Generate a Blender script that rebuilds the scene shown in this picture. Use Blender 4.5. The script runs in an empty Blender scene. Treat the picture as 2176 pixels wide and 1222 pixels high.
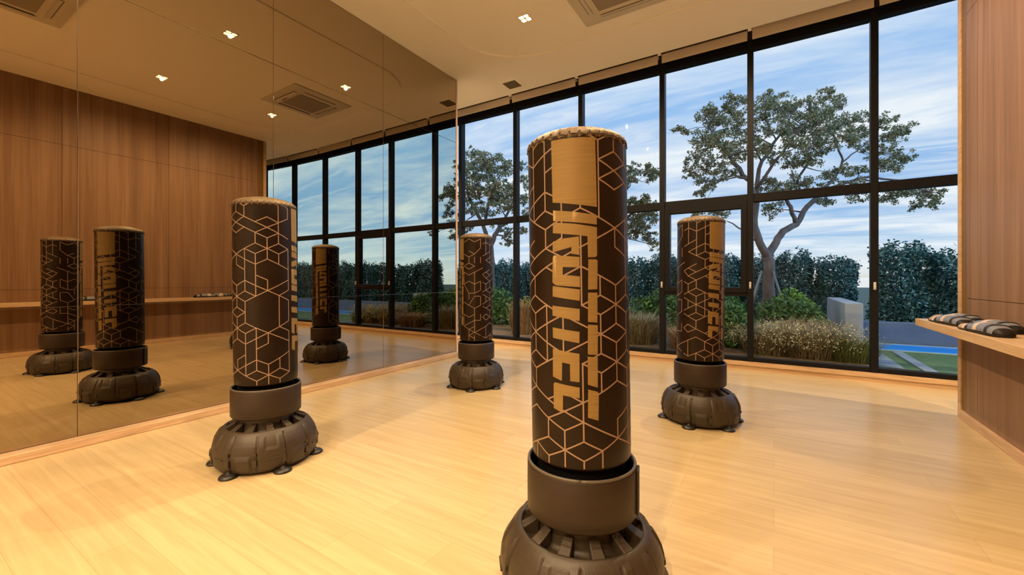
import bpy, bmesh, math, random
from math import sin, cos, pi, radians, atan2, hypot, sqrt
from mathutils import Vector, Matrix
import numpy as np

S = bpy.context.scene
COL = S.collection
rnd = random.Random(7)
npr = np.random.RandomState(11)

# ------------------------------------------------------------------ camera
FPX, W, H = 890.0, 2176, 1222
YAW = radians(32.0)
cam_d = bpy.data.cameras.new('camera')
cam_d.sensor_fit = 'HORIZONTAL'
cam_d.sensor_width = 36.0
cam_d.lens = FPX / W * 36.0
cam_d.shift_y = -16.0 / W
cam_d.clip_start = 0.05
cam_d.clip_end = 400
cam = bpy.data.objects.new('camera', cam_d)
COL.objects.link(cam)
cam.location = (0, 0, 1.2)
cam.rotation_euler = (pi / 2, 0, YAW)
S.camera = cam

# ------------------------------------------------------------------ exposure
vs = S.view_settings
S.display_settings.display_device = 'sRGB'
vs.view_transform = 'Standard'
vs.look = 'None'
vs.gamma = 1.0
vs.use_curve_mapping = False
vs.exposure = 0.0
S.cycles.max_bounces = 12
S.cycles.diffuse_bounces = 6
S.cycles.glossy_bounces = 6
S.cycles.transparent_max_bounces = 24
S.cycles.caustics_reflective = False
S.cycles.caustics_refractive = False
S.cycles.sample_clamp_indirect = 6.0

SKY = 1.0           # sky strength
LAMP = 226.0         # watts of a ceiling downlight; added unseen ones scale it
LAMP_COL = (1.0, 0.715, 0.41)

# ------------------------------------------------------------------ world: dusk sky with streaky cloud
def build_world():
    w = bpy.data.worlds.new('dusk_sky')
    S.world = w
    w.use_nodes = True
    nt = w.node_tree
    nt.nodes.clear()
    N = nt.nodes.new
    L = nt.links.new
    out = N('ShaderNodeOutputWorld')
    bg = N('ShaderNodeBackground')
    bg.inputs['Strength'].default_value = SKY
    L(bg.outputs[0], out.inputs[0])
    tc = N('ShaderNodeTexCoord')
    sep = N('ShaderNodeSeparateXYZ')
    L(tc.outputs['Generated'], sep.inputs[0])
    ramp = N('ShaderNodeValToRGB')
    L(sep.outputs['Z'], ramp.inputs[0])
    cr = ramp.color_ramp
    cr.elements[0].position = 0.0
    cr.elements[0].color = (0.80, 0.76, 0.66, 1)
    cr.elements[1].position = 1.0
    cr.elements[1].color = (0.12, 0.27, 0.60, 1)
    for p, c in ((0.03, (0.80, 0.84, 0.86)), (0.07, (0.46, 0.65, 0.88)), (0.14, (0.33, 0.54, 0.86)), (0.30, (0.35, 0.565, 0.90)), (0.60, (0.35, 0.58, 0.94))):
        e = cr.elements.new(p)
        e.color = (*c, 1)
    # project direction on a cloud layer
    mx = N('ShaderNodeMath'); mx.operation = 'MAXIMUM'; mx.inputs[1].default_value = 0.0
    L(sep.outputs['Z'], mx.inputs[0])
    ad = N('ShaderNodeMath'); ad.operation = 'ADD'; ad.inputs[1].default_value = 0.10
    L(mx.outputs[0], ad.inputs[0])
    dx = N('ShaderNodeMath'); dx.operation = 'DIVIDE'
    dy = N('ShaderNodeMath'); dy.operation = 'DIVIDE'
    L(sep.outputs['X'], dx.inputs[0]); L(ad.outputs[0], dx.inputs[1])
    L(sep.outputs['Y'], dy.inputs[0]); L(ad.outputs[0], dy.inputs[1])
    cmb = N('ShaderNodeCombineXYZ')
    L(dx.outputs[0], cmb.inputs[0]); L(dy.outputs[0], cmb.inputs[1])
    mp = N('ShaderNodeMapping')
    mp.inputs['Rotation'].default_value = (0, 0, radians(-28))
    mp.inputs['Scale'].default_value = (0.55, 1.25, 1)
    mp.inputs['Location'].default_value = (3.3, 1.7, 0)
    L(cmb.outputs[0], mp.inputs[0])
    n1 = N('ShaderNodeTexNoise')
    n1.inputs['Scale'].default_value = 1.15
    n1.inputs['Detail'].default_value = 9
    n1.inputs['Roughness'].default_value = 0.60
    n1.inputs['Distortion'].default_value = 0.35
    L(mp.outputs[0], n1.inputs['Vector'])
    r2 = N('ShaderNodeValToRGB')
    r2.color_ramp.elements[0].position = 0.41
    r2.color_ramp.elements[0].color = (0, 0, 0, 1)
    r2.color_ramp.elements[1].position = 0.62
    r2.color_ramp.elements[1].color = (1, 1, 1, 1)
    L(n1.outputs['Fac'], r2.inputs[0])
    mp2 = N('ShaderNodeMapping')
    mp2.inputs['Rotation'].default_value = (0, 0, radians(34))
    mp2.inputs['Scale'].default_value = (0.7, 3.6, 1)
    L(cmb.outputs[0], mp2.inputs[0])
    n2 = N('ShaderNodeTexNoise')
    n2.inputs['Scale'].default_value = 1.25; n2.inputs['Detail'].default_value = 8
    n2.inputs['Roughness'].default_value = 0.62; n2.inputs['Distortion'].default_value = 0.6
    L(mp2.outputs[0], n2.inputs['Vector'])
    r3 = N('ShaderNodeValToRGB')
    r3.color_ramp.elements[0].position = 0.46; r3.color_ramp.elements[0].color = (0, 0, 0, 1)
    r3.color_ramp.elements[1].position = 0.70; r3.color_ramp.elements[1].color = (0.85, 0.85, 0.85, 1)
    L(n2.outputs['Fac'], r3.inputs[0])
    cm = N('ShaderNodeMath'); cm.operation = 'MAXIMUM'
    L(r2.outputs[0], cm.inputs[0]); L(r3.outputs[0], cm.inputs[1])
    # eastern (right hand) sky is brightened and tinted bluer, for its mirror reflection
    md = N('ShaderNodeMix'); md.data_type = 'RGBA'
    L(cm.outputs[0], md.inputs['Factor'])
    L(ramp.outputs[0], md.inputs[6])
    md.inputs[7].default_value = (0.92, 0.95, 1.0, 1)
    me = N('ShaderNodeMapRange')
    me.inputs['From Min'].default_value = 0.30
    me.inputs['From Max'].default_value = 0.68
    L(sep.outputs['X'], me.inputs['Value'])
    mm = N('ShaderNodeMix'); mm.data_type = 'RGBA'; mm.blend_type = 'MULTIPLY'
    mf = N('ShaderNodeMath'); mf.operation = 'MULTIPLY'; mf.inputs[1].default_value = 1.0
    L(me.outputs[0], mf.inputs[0])
    L(mf.outputs[0], mm.inputs['Factor'])
    L(md.outputs[2], mm.inputs[6])
    mm.inputs[7].default_value = (1.55, 2.05, 2.4, 1)
    L(mm.outputs[2], bg.inputs['Color'])
build_world()

# ------------------------------------------------------------------ materials
def mat(name, color=(0.5, 0.5, 0.5), rough=0.5, metal=0.0, spec=0.5, coat=0.0, emit=None, estr=1.0):
    m = bpy.data.materials.new(name)
    m.use_nodes = True
    b = m.node_tree.nodes['Principled BSDF']
    b.inputs['Base Color'].default_value = (*color, 1)
    b.inputs['Roughness'].default_value = rough
    b.inputs['Metallic'].default_value = metal
    b.inputs['Specular IOR Level'].default_value = spec
    b.inputs['Coat Weight'].default_value = coat
    if emit:
        b.inputs['Emission Color'].default_value = (*emit, 1)
        b.inputs['Emission Strength'].default_value = estr
    return m

def nodes(m):
    nt = m.node_tree
    return nt, nt.nodes.new, nt.links.new, nt.nodes['Principled BSDF']

def noisy(m, c1, c2, scale=(1, 1, 1), nscale=5.0, detail=6, lo=0.3, hi=0.7, bump=0.0, rough_var=None, dist=0.0):
    nt, N, L, b = nodes(m)
    tc = N('ShaderNodeTexCoord')
    mp = N('ShaderNodeMapping')
    mp.inputs['Scale'].default_value = scale
    L(tc.outputs['Object'], mp.inputs[0])
    n = N('ShaderNodeTexNoise')
    n.inputs['Scale'].default_value = nscale
    n.inputs['Detail'].default_value = detail
    n.inputs['Distortion'].default_value = dist
    L(mp.outputs[0], n.inputs['Vector'])
    r = N('ShaderNodeValToRGB')
    r.color_ramp.elements[0].position = lo
    r.color_ramp.elements[0].color = (*c1, 1)
    r.color_ramp.elements[1].position = hi
    r.color_ramp.elements[1].color = (*c2, 1)
    L(n.outputs['Fac'], r.inputs[0])
    L(r.outputs[0], b.inputs['Base Color'])
    if bump:
        bp = N('ShaderNodeBump')
        bp.inputs['Strength'].default_value = bump
        bp.inputs['Distance'].default_value = 0.002
        L(n.outputs['Fac'], bp.inputs['Height'])
        L(bp.outputs[0], b.inputs['Normal'])
    return m

M = {}
# vertical-grained wall veneer
def wood_wall():
    m = mat('oak_veneer', rough=0.48, spec=0.35)
    nt, N, L, b = nodes(m)
    tc = N('ShaderNodeTexCoord')
    def layer(sc, det, dist):
        mp = N('ShaderNodeMapping'); mp.inputs['Scale'].default_value = sc
        L(tc.outputs['Object'], mp.inputs[0])
        n = N('ShaderNodeTexNoise'); n.inputs['Scale'].default_value = 1.0
        n.inputs['Detail'].default_value = det; n.inputs['Distortion'].default_value = dist
        L(mp.outputs[0], n.inputs['Vector'])
        return n
    a = layer((9, 9, 0.35), 4, 0.3)
    f = layer((70, 70, 1.2), 5, 0.2)
    mix = N('ShaderNodeMix'); mix.data_type = 'FLOAT'
    mix.inputs['Factor'].default_value = 0.38
    L(a.outputs['Fac'], mix.inputs[2]); L(f.outputs['Fac'], mix.inputs[3])
    r = N('ShaderNodeValToRGB')
    r.color_ramp.elements[0].position = 0.30; r.color_ramp.elements[0].color = (0.175, 0.093, 0.048, 1)
    r.color_ramp.elements[1].position = 0.70; r.color_ramp.elements[1].color = (0.33, 0.20, 0.118, 1)
    L(mix.outputs[0], r.inputs[0])
    L(r.outputs[0], b.inputs['Base Color'])
    return m
M['wood'] = wood_wall()
M['trimwood'] = noisy(mat('pale_oak_trim', rough=0.42), (0.46, 0.30, 0.17), (0.62, 0.43, 0.27), (1.2, 1.2, 14), 3.0, 5)
M['reveal'] = noisy(mat('amber_oak_reveal', rough=0.45), (0.15, 0.075, 0.012), (0.20, 0.105, 0.02), (12, 12, 0.6), 3.0, 5)

def floor_mat():
    m = mat('oak_plank_floor', rough=0.27, spec=0.5)
    nt, N, L, b = nodes(m)
    tc = N('ShaderNodeTexCoord')
    br = N('ShaderNodeTexBrick')
    br.offset = 0.37; br.offset_frequency = 2
    br.inputs['Scale'].default_value = 1.0
    br.inputs['Brick Width'].default_value = 1.25
    br.inputs['Row Height'].default_value = 0.185
    br.inputs['Mortar Size'].default_value = 0.0012
    br.inputs['Mortar Smooth'].default_value = 0.2
    br.inputs['Bias'].default_value = 0.0
    br.inputs['Color1'].default_value = (0.535, 0.415, 0.235, 1)
    br.inputs['Color2'].default_value = (0.585, 0.460, 0.268, 1)
    br.inputs['Mortar'].default_value = (0.44, 0.325, 0.18, 1)
    L(tc.outputs['Object'], br.inputs['Vector'])
    mp = N('ShaderNodeMapping'); mp.inputs['Scale'].default_value = (0.9, 16, 1)
    L(tc.outputs['Object'], mp.inputs[0])
    n = N('ShaderNodeTexNoise'); n.inputs['Scale'].default_value = 1.6; n.inputs['Detail'].default_value = 7
    n.inputs['Distortion'].default_value = 0.8
    L(mp.outputs[0], n.inputs['Vector'])
    r = N('ShaderNodeValToRGB')
    r.color_ramp.elements[0].position = 0.32; r.color_ramp.elements[0].color = (0.87, 0.845, 0.80, 1)
    r.color_ramp.elements[1].position = 0.68; r.color_ramp.elements[1].color = (1.0, 1.0, 1.0, 1)
    L(n.outputs['Fac'], r.inputs[0])
    mx = N('ShaderNodeMix'); mx.data_type = 'RGBA'; mx.blend_type = 'MULTIPLY'
    mx.inputs['Factor'].default_value = 1.0
    L(br.outputs['Color'], mx.inputs[6]); L(r.outputs[0], mx.inputs[7])
    L(mx.outputs[2], b.inputs['Base Color'])
    return m
M['floor'] = floor_mat()
M['ceiling'] = mat('warm_white_paint', (0.95, 0.92, 0.87), 0.85, spec=0.2)
M['cream'] = mat('cream_paint', (0.91, 0.87, 0.80), 0.8, spec=0.2)
M['pocket'] = mat('pocket_shade_and_joint', (0.03, 0.025, 0.022), 0.8)  # shade of the unlit blind pocket put into the colour; also dark panel joints
M['mirror'] = mat('bronze_mirror', (0.44, 0.37, 0.275), 0.0, 1.0)
M['mirror_edge'] = mat('mirror_edge', (0.62, 0.55, 0.45), 0.25, 0.6)
M['alu'] = mat('black_aluminium', (0.006, 0.006, 0.008), 0.45, spec=0.15)
M['white_plastic'] = mat('white_plastic', (0.74, 0.70, 0.63), 0.45)
M['ac_plastic'] = mat('ac_plastic', (0.66, 0.62, 0.55), 0.5)
M['slot'] = mat('dark_slot', (0.05, 0.04, 0.03), 0.7)
M['handle'] = mat('pale_handle', (0.5, 0.49, 0.48), 0.35)
M['blind'] = mat('beige_blind_fabric', (0.60, 0.53, 0.46), 0.85, spec=0.2)
M['lens'] = mat('lamp_lens', (1, 0.9, 0.7), 0.3, emit=(1.0, 0.80, 0.48), estr=5.0)
M['reflector'] = mat('lamp_reflector', (0.75, 0.66, 0.5), 0.25, 0.7)

def grille_mat():
    m = mat('ac_grille', rough=0.6)
    nt, N, L, b = nodes(m)
    tc = N('ShaderNodeTexCoord')
    v = N('ShaderNodeTexChecker'); v.inputs['Scale'].default_value = 60
    v.inputs[1].default_value = (0.20, 0.17, 0.13, 1); v.inputs[2].default_value = (0.42, 0.38, 0.32, 1)
    L(tc.outputs['Object'], v.inputs['Vector']); L(v.outputs[0], b.inputs['Base Color'])
    return m
M['grille'] = grille_mat()

M['vinyl'] = noisy(mat('black_vinyl', rough=0.36, spec=0.2), (0.010, 0.005, 0.0025), (0.016, 0.008, 0.004), (1, 1, 1), 9.0, 4)
M['line'] = mat('bronze_print', (0.29, 0.195, 0.135), 0.5, 0.1)
M['gold'] = noisy(mat('gold_print', rough=0.52, metal=0.3), (0.232, 0.150, 0.050), (0.28, 0.186, 0.067), (1, 1, 30), 5.0, 4)
M['cap'] = noisy(mat('tan_leather', rough=0.5, metal=0.15), (0.12, 0.08, 0.04), (0.18, 0.122, 0.062), (1, 1, 1), 22.0, 4)
M['lace'] = mat('dark_lacing', (0.05, 0.035, 0.025), 0.6)
M['collar'] = noisy(mat('dark_foam_collar', rough=0.5, spec=0.4), (0.020, 0.011, 0.006), (0.028, 0.016, 0.009), (1, 1, 12), 4.0, 4, bump=0.15)
M['rim'] = mat('collar_rim', (0.09, 0.075, 0.06), 0.4)
M['inner'] = mat('inner_black', (0.0025, 0.0025, 0.003), 0.8, spec=0.05)  # black post; collar inside blackened too, putting the gap's shade into the colour
M['plastic'] = noisy(mat('charcoal_plastic', rough=0.46, spec=0.5), (0.031, 0.021, 0.012), (0.041, 0.028, 0.016), (1, 1, 1), 160.0, 2, bump=0.25)
M['rubber'] = mat('black_rubber', (0.016, 0.014, 0.013), 0.38)
M['strap'] = mat('black_strap', (0.012, 0.011, 0.012), 0.5)

M['guard_black'] = mat('guard_black', (0.010, 0.008, 0.007), 0.5, spec=0.3)
M['guard_grey'] = mat('guard_grey', (0.19, 0.20, 0.245), 0.34, spec=0.5)
M['guard_tan'] = mat('guard_tan', (0.46, 0.31, 0.19), 0.4)
M['guard_pale'] = mat('guard_pale', (0.62, 0.50, 0.42), 0.4)

def glass_mat():
    m = bpy.data.materials.new('window_glass'); m.use_nodes = True
    nt = m.node_tree; nt.nodes.clear(); N = nt.nodes.new; L = nt.links.new
    out = N('ShaderNodeOutputMaterial'); mix = N('ShaderNodeMixShader')
    tr = N('ShaderNodeBsdfTransparent'); tr.inputs[0].default_value = (0.95, 0.975, 0.98, 1)
    gl = N('ShaderNodeBsdfGlossy'); gl.inputs['Roughness'].default_value = 0.0
    lw = N('ShaderNodeLayerWeight'); lw.inputs['Blend'].default_value = 0.5
    pw = N('ShaderNodeMath'); pw.operation = 'POWER'; pw.inputs[1].default_value = 5.0
    fr = N('ShaderNodeMath'); fr.operation = 'MULTIPLY_ADD'; fr.inputs[1].default_value = 0.5; fr.inputs[2].default_value = 0.003
    L(lw.outputs['Facing'], pw.inputs[0]); L(pw.outputs[0], fr.inputs[0])
    L(fr.outputs[0], mix.inputs[0]); L(tr.outputs[0], mix.inputs[1]); L(gl.outputs[0], mix.inputs[2])
    L(mix.outputs[0], out.inputs[0])
    return m
M['glass'] = glass_mat()

def leaf_mat(name, c1, c2, c3, rough=0.5):
    m = mat(name, c1, rough, spec=0.35)
    nt, N, L, b = nodes(m)
    g = N('ShaderNodeNewGeometry')
    r = N('ShaderNodeValToRGB')
    r.color_ramp.elements[0].color = (*c1, 1)
    r.color_ramp.elements[1].color = (*c3, 1)
    e = r.color_ramp.elements.new(0.55); e.color = (*c2, 1)
    L(g.outputs['Random Per Island'], r.inputs[0])
    L(r.outputs[0], b.inputs['Base Color'])
    return m
M['leaf_tree'] = leaf_mat('tree_leaf', (0.10, 0.17, 0.10), (0.30, 0.33, 0.19), (0.50, 0.37, 0.21))
M['leaf_hedge'] = leaf_mat('hedge_leaf', (0.020, 0.085, 0.09), (0.05, 0.17, 0.165), (0.30, 0.52, 0.50))
M['leaf_green'] = leaf_mat('shrub_leaf', (0.05, 0.12, 0.035), (0.085, 0.20, 0.06), (0.15, 0.31, 0.09))
M['leaf_lime'] = leaf_mat('lime_leaf', (0.10, 0.24, 0.03), (0.16, 0.36, 0.05), (0.26, 0.45, 0.08))
M['leaf_olive'] = leaf_mat('olive_leaf', (0.14, 0.19, 0.06), (0.22, 0.26, 0.09), (0.34, 0.32, 0.14))
M['leaf_tan'] = leaf_mat('tan_grass_blade', (0.20, 0.155, 0.09), (0.32, 0.26, 0.15), (0.44, 0.42, 0.25))
M['leaf_rust'] = leaf_mat('rust_grass_blade', (0.26, 0.13, 0.06), (0.36, 0.21, 0.10), (0.42, 0.33, 0.17))
M['seed'] = leaf_mat('seed_head', (0.34, 0.30, 0.17), (0.50, 0.47, 0.30), (0.62, 0.60, 0.45))
M['bark'] = noisy(mat('grey_bark', rough=0.85), (0.11, 0.09, 0.085), (0.22, 0.18, 0.17), (1, 1, 0.4), 8, 6, bump=0.4)
M['stake'] = noisy(mat('weathered_stake', rough=0.8), (0.20, 0.20, 0.20), (0.30, 0.29, 0.28), (1, 1, 0.3), 12, 4)
M['concrete'] = noisy(mat('pale_render', rough=0.85), (0.48, 0.51, 0.56), (0.56, 0.58, 0.62), (1, 1, 1), 3, 5)
M['concrete_dark'] = noisy(mat('blue_grey_render', rough=0.85), (0.15, 0.20, 0.27), (0.19, 0.24, 0.31), (1, 1, 1), 3, 5)
M['soil'] = noisy(mat('planting_soil', rough=0.95), (0.12, 0.075, 0.045), (0.22, 0.15, 0.09), (1, 1, 1), 6, 6)
M['lawn'] = noisy(mat('lawn_grass', rough=0.9), (0.055, 0.13, 0.06), (0.12, 0.20, 0.08), (1, 1, 1), 10, 6)
M['far_ground'] = noisy(mat('far_ground', rough=0.95), (0.05, 0.08, 0.06), (0.09, 0.12, 0.09), (1, 1, 1), 0.6, 6)
M['pool'] = noisy(mat('pool_water', rough=0.35, spec=0.2), (0.0, 0.25, 0.95), (0.01, 0.38, 1.0), (0.6, 6, 1), 2.5, 4)
M['coping'] = mat('pool_coping', (0.42, 0.62, 0.72), 0.5)
M['paver'] = noisy(mat('pale_paver', rough=0.8), (0.20, 0.26, 0.33), (0.28, 0.34, 0.42), (1, 1, 1), 7, 4)

# ------------------------------------------------------------------ mesh helpers
class MB:
    def __init__(self):
        self.v = []; self.f = []; self.m = []; self.sm = []
    def add(self, vs_, fs_, mi=0, smooth=False):
        o = len(self.v)
        self.v.extend([tuple(p) for p in vs_])
        for f in fs_:
            self.f.append(tuple(i + o for i in f)); self.m.append(mi); self.sm.append(smooth)
    def box(self, a, b, mi=0):
        x0, y0, z0 = a; x1, y1, z1 = b
        v = [(x0, y0, z0), (x1, y0, z0), (x1, y1, z0), (x0, y1, z0), (x0, y0, z1), (x1, y0, z1), (x1, y1, z1), (x0, y1, z1)]
        f = [(0, 3, 2, 1), (4, 5, 6, 7), (0, 1, 5, 4), (1, 2, 6, 5), (2, 3, 7, 6), (3, 0, 4, 7)]
        self.add(v, f, mi)
    def cbox(self, c, ax, ay, az, mi=0):
        """box from a centre and three half-axis vectors"""
        c = Vector(c); ax = Vector(ax); ay = Vector(ay); az = Vector(az)
        v = []
        for k in (-1, 1):
            for (i, j) in ((-1, -1), (1, -1), (1, 1), (-1, 1)):
                v.append(c + ax * i + ay * j + az * k)
        f = [(0, 3, 2, 1), (4, 5, 6, 7), (0, 1, 5, 4), (1, 2, 6, 5), (2, 3, 7, 6), (3, 0, 4, 7)]
        self.add(v, f, mi)
    def tube(self, pts, rads, n=8, mi=0, cap=True):
        pts = [Vector(p) for p in pts]
        rings = []
        prev = None
        for i, p in enumerate(pts):
            d = (pts[min(i + 1, len(pts) - 1)] - pts[max(i - 1, 0)]).normalized()
            if prev is None:
                u = d.orthogonal().normalized()
            else:
                u = (prev - d * prev.dot(d))
                u = u.normalized() if u.length > 1e-6 else d.orthogonal().normalized()
            prev = u
            w = d.cross(u)
            rings.append([p + (u * cos(2 * pi * k / n) + w * sin(2 * pi * k / n)) * rads[i] for k in range(n)])
        v = [q for r in rings for q in r]
        f = []
        for i in range(len(pts) - 1):
            for k in range(n):
                a = i * n + k; b = i * n + (k + 1) % n
                f.append((a, b, b + n, a + n))
        if cap:
            f.append(tuple(range(n - 1, -1, -1)))
            f.append(tuple((len(pts) - 1) * n + k for k in range(n)))
        self.add(v, f, mi, True)
    def lathe(self, prof, n=64, mi=0, fn=None, center=(0, 0, 0), smooth=True, close=False):
        v = []; f = []
        cx, cy, cz = center
        for (r, z) in prof:
            for k in range(n):
                a = 2 * pi * k / n
                rr, zz = (r, z) if fn is None else fn(r, z, a)
                v.append((cx + rr * cos(a), cy + rr * sin(a), cz + zz))
        for i in range(len(prof) - 1):
            for k in range(n):
                a = i * n + k; b = i * n + (k + 1) % n
                f.append((a, b, b + n, a + n))
        if close:
            f.append(tuple(range(n - 1, -1, -1)))
            f.append(tuple((len(prof) - 1) * n + k for k in range(n)))
        self.add(v, f, mi, smooth)
    def build(self, name, mats, parent=None, bevel=0.0, seg=2, auto=False):
        me = bpy.data.meshes.new(name)
        me.from_pydata(self.v, [], self.f)
        if not isinstance(mats, (list, tuple)):
            mats = [mats]
        for m in mats:
            me.materials.append(m)
        if len(mats) > 1:
            me.polygons.foreach_set('material_index', self.m)
        me.polygons.foreach_set('use_smooth', self.sm)
        me.update()
        o = bpy.data.objects.new(name, me)
        COL.objects.link(o)
        if parent:
            o.parent = parent
        if bevel:
            b = o.modifiers.new('bevel', 'BEVEL')
            b.width = bevel; b.segments = seg; b.limit_method = 'ANGLE'; b.angle_limit = radians(40)
        return o

def empty(name, loc=(0, 0, 0), rz=0.0):
    o = bpy.data.objects.new(name, None)
    COL.objects.link(o)
    o.location = loc
    o.rotation_euler = (0, 0, rz)
    o.empty_display_size = 0.1
    return o

def tag(o, label=None, cat=None, group=None, kind=None):
    if label: o['label'] = label
    if cat: o['category'] = cat
    if group: o['group'] = group
    if kind: o['kind'] = kind
    return o

def struct(o):
    o['kind'] = 'structure'
    return o

def copy_tree(o, parent=None):
    c = o.copy()
    COL.objects.link(c)
    if parent:
        c.parent = parent
    for ch in list(o.children):
        copy_tree(ch, c)
    return c

# ------------------------------------------------------------------ room shell
ZC = 4.40            # ceiling
XM = -4.30           # mirror face
XR = 1.38            # right wall face
YE = 5.20            # far end of both side walls
WP = [(-8.0, 6.46), (-6.47, 6.46), (-5.21, 6.46), (-3.95, 6.46), (-2.69, 6.46), (-1.40, 6.46), (-0.265, 6.46), (1.005, 6.46),
      (2.27, 6.41), (3.53, 6.30), (4.78, 6.14), (6.02, 5.93)]
def off_line(pts, d):
    """polyline moved d towards the room (-y side)"""
    out = []
    for i, p in enumerate(pts):
        a = pts[max(i - 1, 0)]; b = pts[min(i + 1, len(pts) - 1)]
        t = Vector((b[0] - a[0], b[1] - a[1])).normalized()
        n = Vector((t.y, -t.x))
        out.append((p[0] + n.x * d, p[1] + n.y * d))
    return out
XL, XRR, YB = -8.0, 6.02, -4.2

b = MB()
edge = off_line(WP, -0.10)
b.add([(XL, YB, 0)] + [(x, y, 0) for x, y in edge[:1]] + [(x, y, 0) for x, y in edge[1:]] + [(XRR, YB, 0)],
      [tuple(range(len(edge) + 1, -1, -1))])
struct(b.build('floor', M['floor']))

# ceiling with the shallow rounded-rectangle tray
def rrect(x0, x1, y0, y1, r, n=14):
    p = []
    for cx, cy, a0 in ((x1 - r, y1 - r, 0), (x0 + r, y1 - r, 90), (x0 + r, y0 + r, 180), (x1 - r, y0 + r, 270)):
        for i in range(n + 1):
            a = radians(a0 + 90.0 * i / n)
            p.append((cx + r * cos(a), cy + r * sin(a)))
    return p
def ceiling():
    bm = bmesh.new()
    ce = off_line(WP, 0.34)
    outer = [(XL, YB)] + ce + [(XRR, YB)]
    def loop(pts, z):
        vs_ = [bm.verts.new((x, y, z)) for x, y in pts]
        es = [bm.edges.new((vs_[i], vs_[(i + 1) % len(vs_)])) for i in range(len(vs_))]
        return vs_, es
    R1 = rrect(-3.61, 0.53, -2.6, 5.27, 0.95)
    R2 = rrect(-3.572, 0.492, -2.562, 5.232, 0.92)
    ov, oe = loop(outer, ZC)
    iv, ie = loop(R1, ZC)
    bmesh.ops.triangle_fill(bm, use_beauty=True, use_dissolve=False, edges=oe + ie)
    uv = [bm.verts.new((x, y, ZC + 0.032)) for x, y in R1]
    tv = [bm.verts.new((x, y, ZC + 0.032)) for x, y in R2]
    wv = [bm.verts.new((x, y, ZC + 0.004)) for x, y in R2]
    n = len(R1)
    for i in range(n):
        j = (i + 1) % n
        bm.faces.new((iv[i], iv[j], uv[j], uv[i]))
        bm.faces.new((uv[i], uv[j], tv[j], tv[i]))
        bm.faces.new((tv[i], tv[j], wv[j], wv[i]))
    bm.faces.new(wv)
    # lip of the blind pocket
    top = [bm.verts.new((x, y, 4.74)) for x, y in ce]
    for i in range(len(ce) - 1):
        bm.faces.new((ov[1 + i], ov[2 + i], top[i + 1], top[i]))
    bmesh.ops.recalc_face_normals(bm, faces=bm.faces)
    me = bpy.data.meshes.new('ceiling'); bm.to_mesh(me); bm.free()
    me.materials.append(M['ceiling'])
    o = bpy.data.objects.new('ceiling', me); COL.objects.link(o)
    return struct(o)
ceiling()
b = MB()
b.box((XL - 0.2, YB - 0.2, 4.74), (XRR + 0.2, 6.9, 4.95))  # unseen slab added over the room to keep sky light out
struct(b.build('sky_blocking_slab', M['pocket']))

# header wall above the glazing
b = MB()
for i in range(len(WP) - 1):
    (x0, y0), (x1, y1) = WP[i], WP[i + 1]
    d = Vector((x1 - x0, y1 - y0, 0)); L_ = d.length; d.normalize(); n = Vector((-d.y, d.x, 0))
    b.cbox(Vector(((x0 + x1) / 2, (y0 + y1) / 2, 4.58)) + n * 0.10, d * (L_ / 2), n * 0.10, (0, 0, 0.19))
struct(b.build('wall_window_header', M['pocket']))

# left wall (carries the mirrors)
b = MB(); b.box((XM - 0.16, YB, 0), (XM - 0.012, YE - 0.002, ZC))
struct(b.build('wall_left', M['mirror_edge']))
b = MB(); b.box((XM - 0.18, YE - 0.002, 0), (XM + 0.012, YE + 0.02, ZC))
struct(b.build('trim_mirror_end', mat('pink_beige_trim', (0.62, 0.46, 0.36), 0.5), bevel=0.003))
b = MB()
b.box((XM - 0.01, YB, 0.0), (-4.205, YE + 0.02, 0.058))
struct(b.build('baseboard_left', M['trimwood'], bevel=0.006))

# right wall: veneer panels with fine joints
b = MB()
b.box((XR + 0.012, YB, 0), (1.60, YE - 0.05, ZC), 1)
ys = [YB, -2.4, -0.95, 0.48, 1.93, 3.37, 4.81, 5.03]
zs = [0.0, 1.045, 3.44, ZC]
g = 0.0022
for i in range(len(ys) - 1):
    for j in range(3):
        b.box((XR, ys[i] + g, zs[j] + (g if j else 0)), (XR + 0.014, ys[i + 1] - g, zs[j + 1] - (g if j < 2 else 0)), 0)
struct(b.build('wall_right', [M['wood'], M['pocket']]))
b = MB()
b.box((XR + 0.006, 5.03, 0), (1.60, 5.155, ZC))
struct(b.build('trim_wall_reveal', M['reveal']))
b = MB()
b.box((XR - 0.004, 5.155, 0), (1.604, YE + 0.02, ZC))
struct(b.build('trim_wall_end', M['trimwood'], bevel=0.003))
b = MB()
b.box((XR - 0.016, YB, 0.0), (XR + 0.01, 5.14, 0.075))
struct(b.build('baseboard_right', M['trimwood'], bevel=0.004))

for nm, a, c in (('wall_back', (XL, YB - 0.15, 0), (XRR, YB, ZC)), ('wall_far_left', (XL - 0.15, YB, 0), (XL, 6.6, 4.74)),
                 ('wall_far_right', (XRR, YB, 0), (XRR + 0.15, 6.0, 4.74))):
    b = MB(); b.box(a, c)
    struct(b.build(nm, M['cream']))

# curb below the glazing
b = MB()
for i in range(len(WP) - 1):
    (x0, y0), (x1, y1) = WP[i], WP[i + 1]
    d = Vector((x1 - x0, y1 - y0, 0)); L_ = d.length; d.normalize(); n = Vector((-d.y, d.x, 0))
    c = Vector(((x0 + x1) / 2, (y0 + y1) / 2, 0))
    b.cbox(c + n * 0.035 + Vector((0, 0, 0.083)), d * (L_ / 2), n * 0.095, (0, 0, 0.027))
    b.cbox(c + n * 0.05 + Vector((0, 0, 0.027)), d * (L_ / 2), n * 0.095, (0, 0, 0.029))
struct(b.build('baseboard_window', M['trimwood']))

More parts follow.
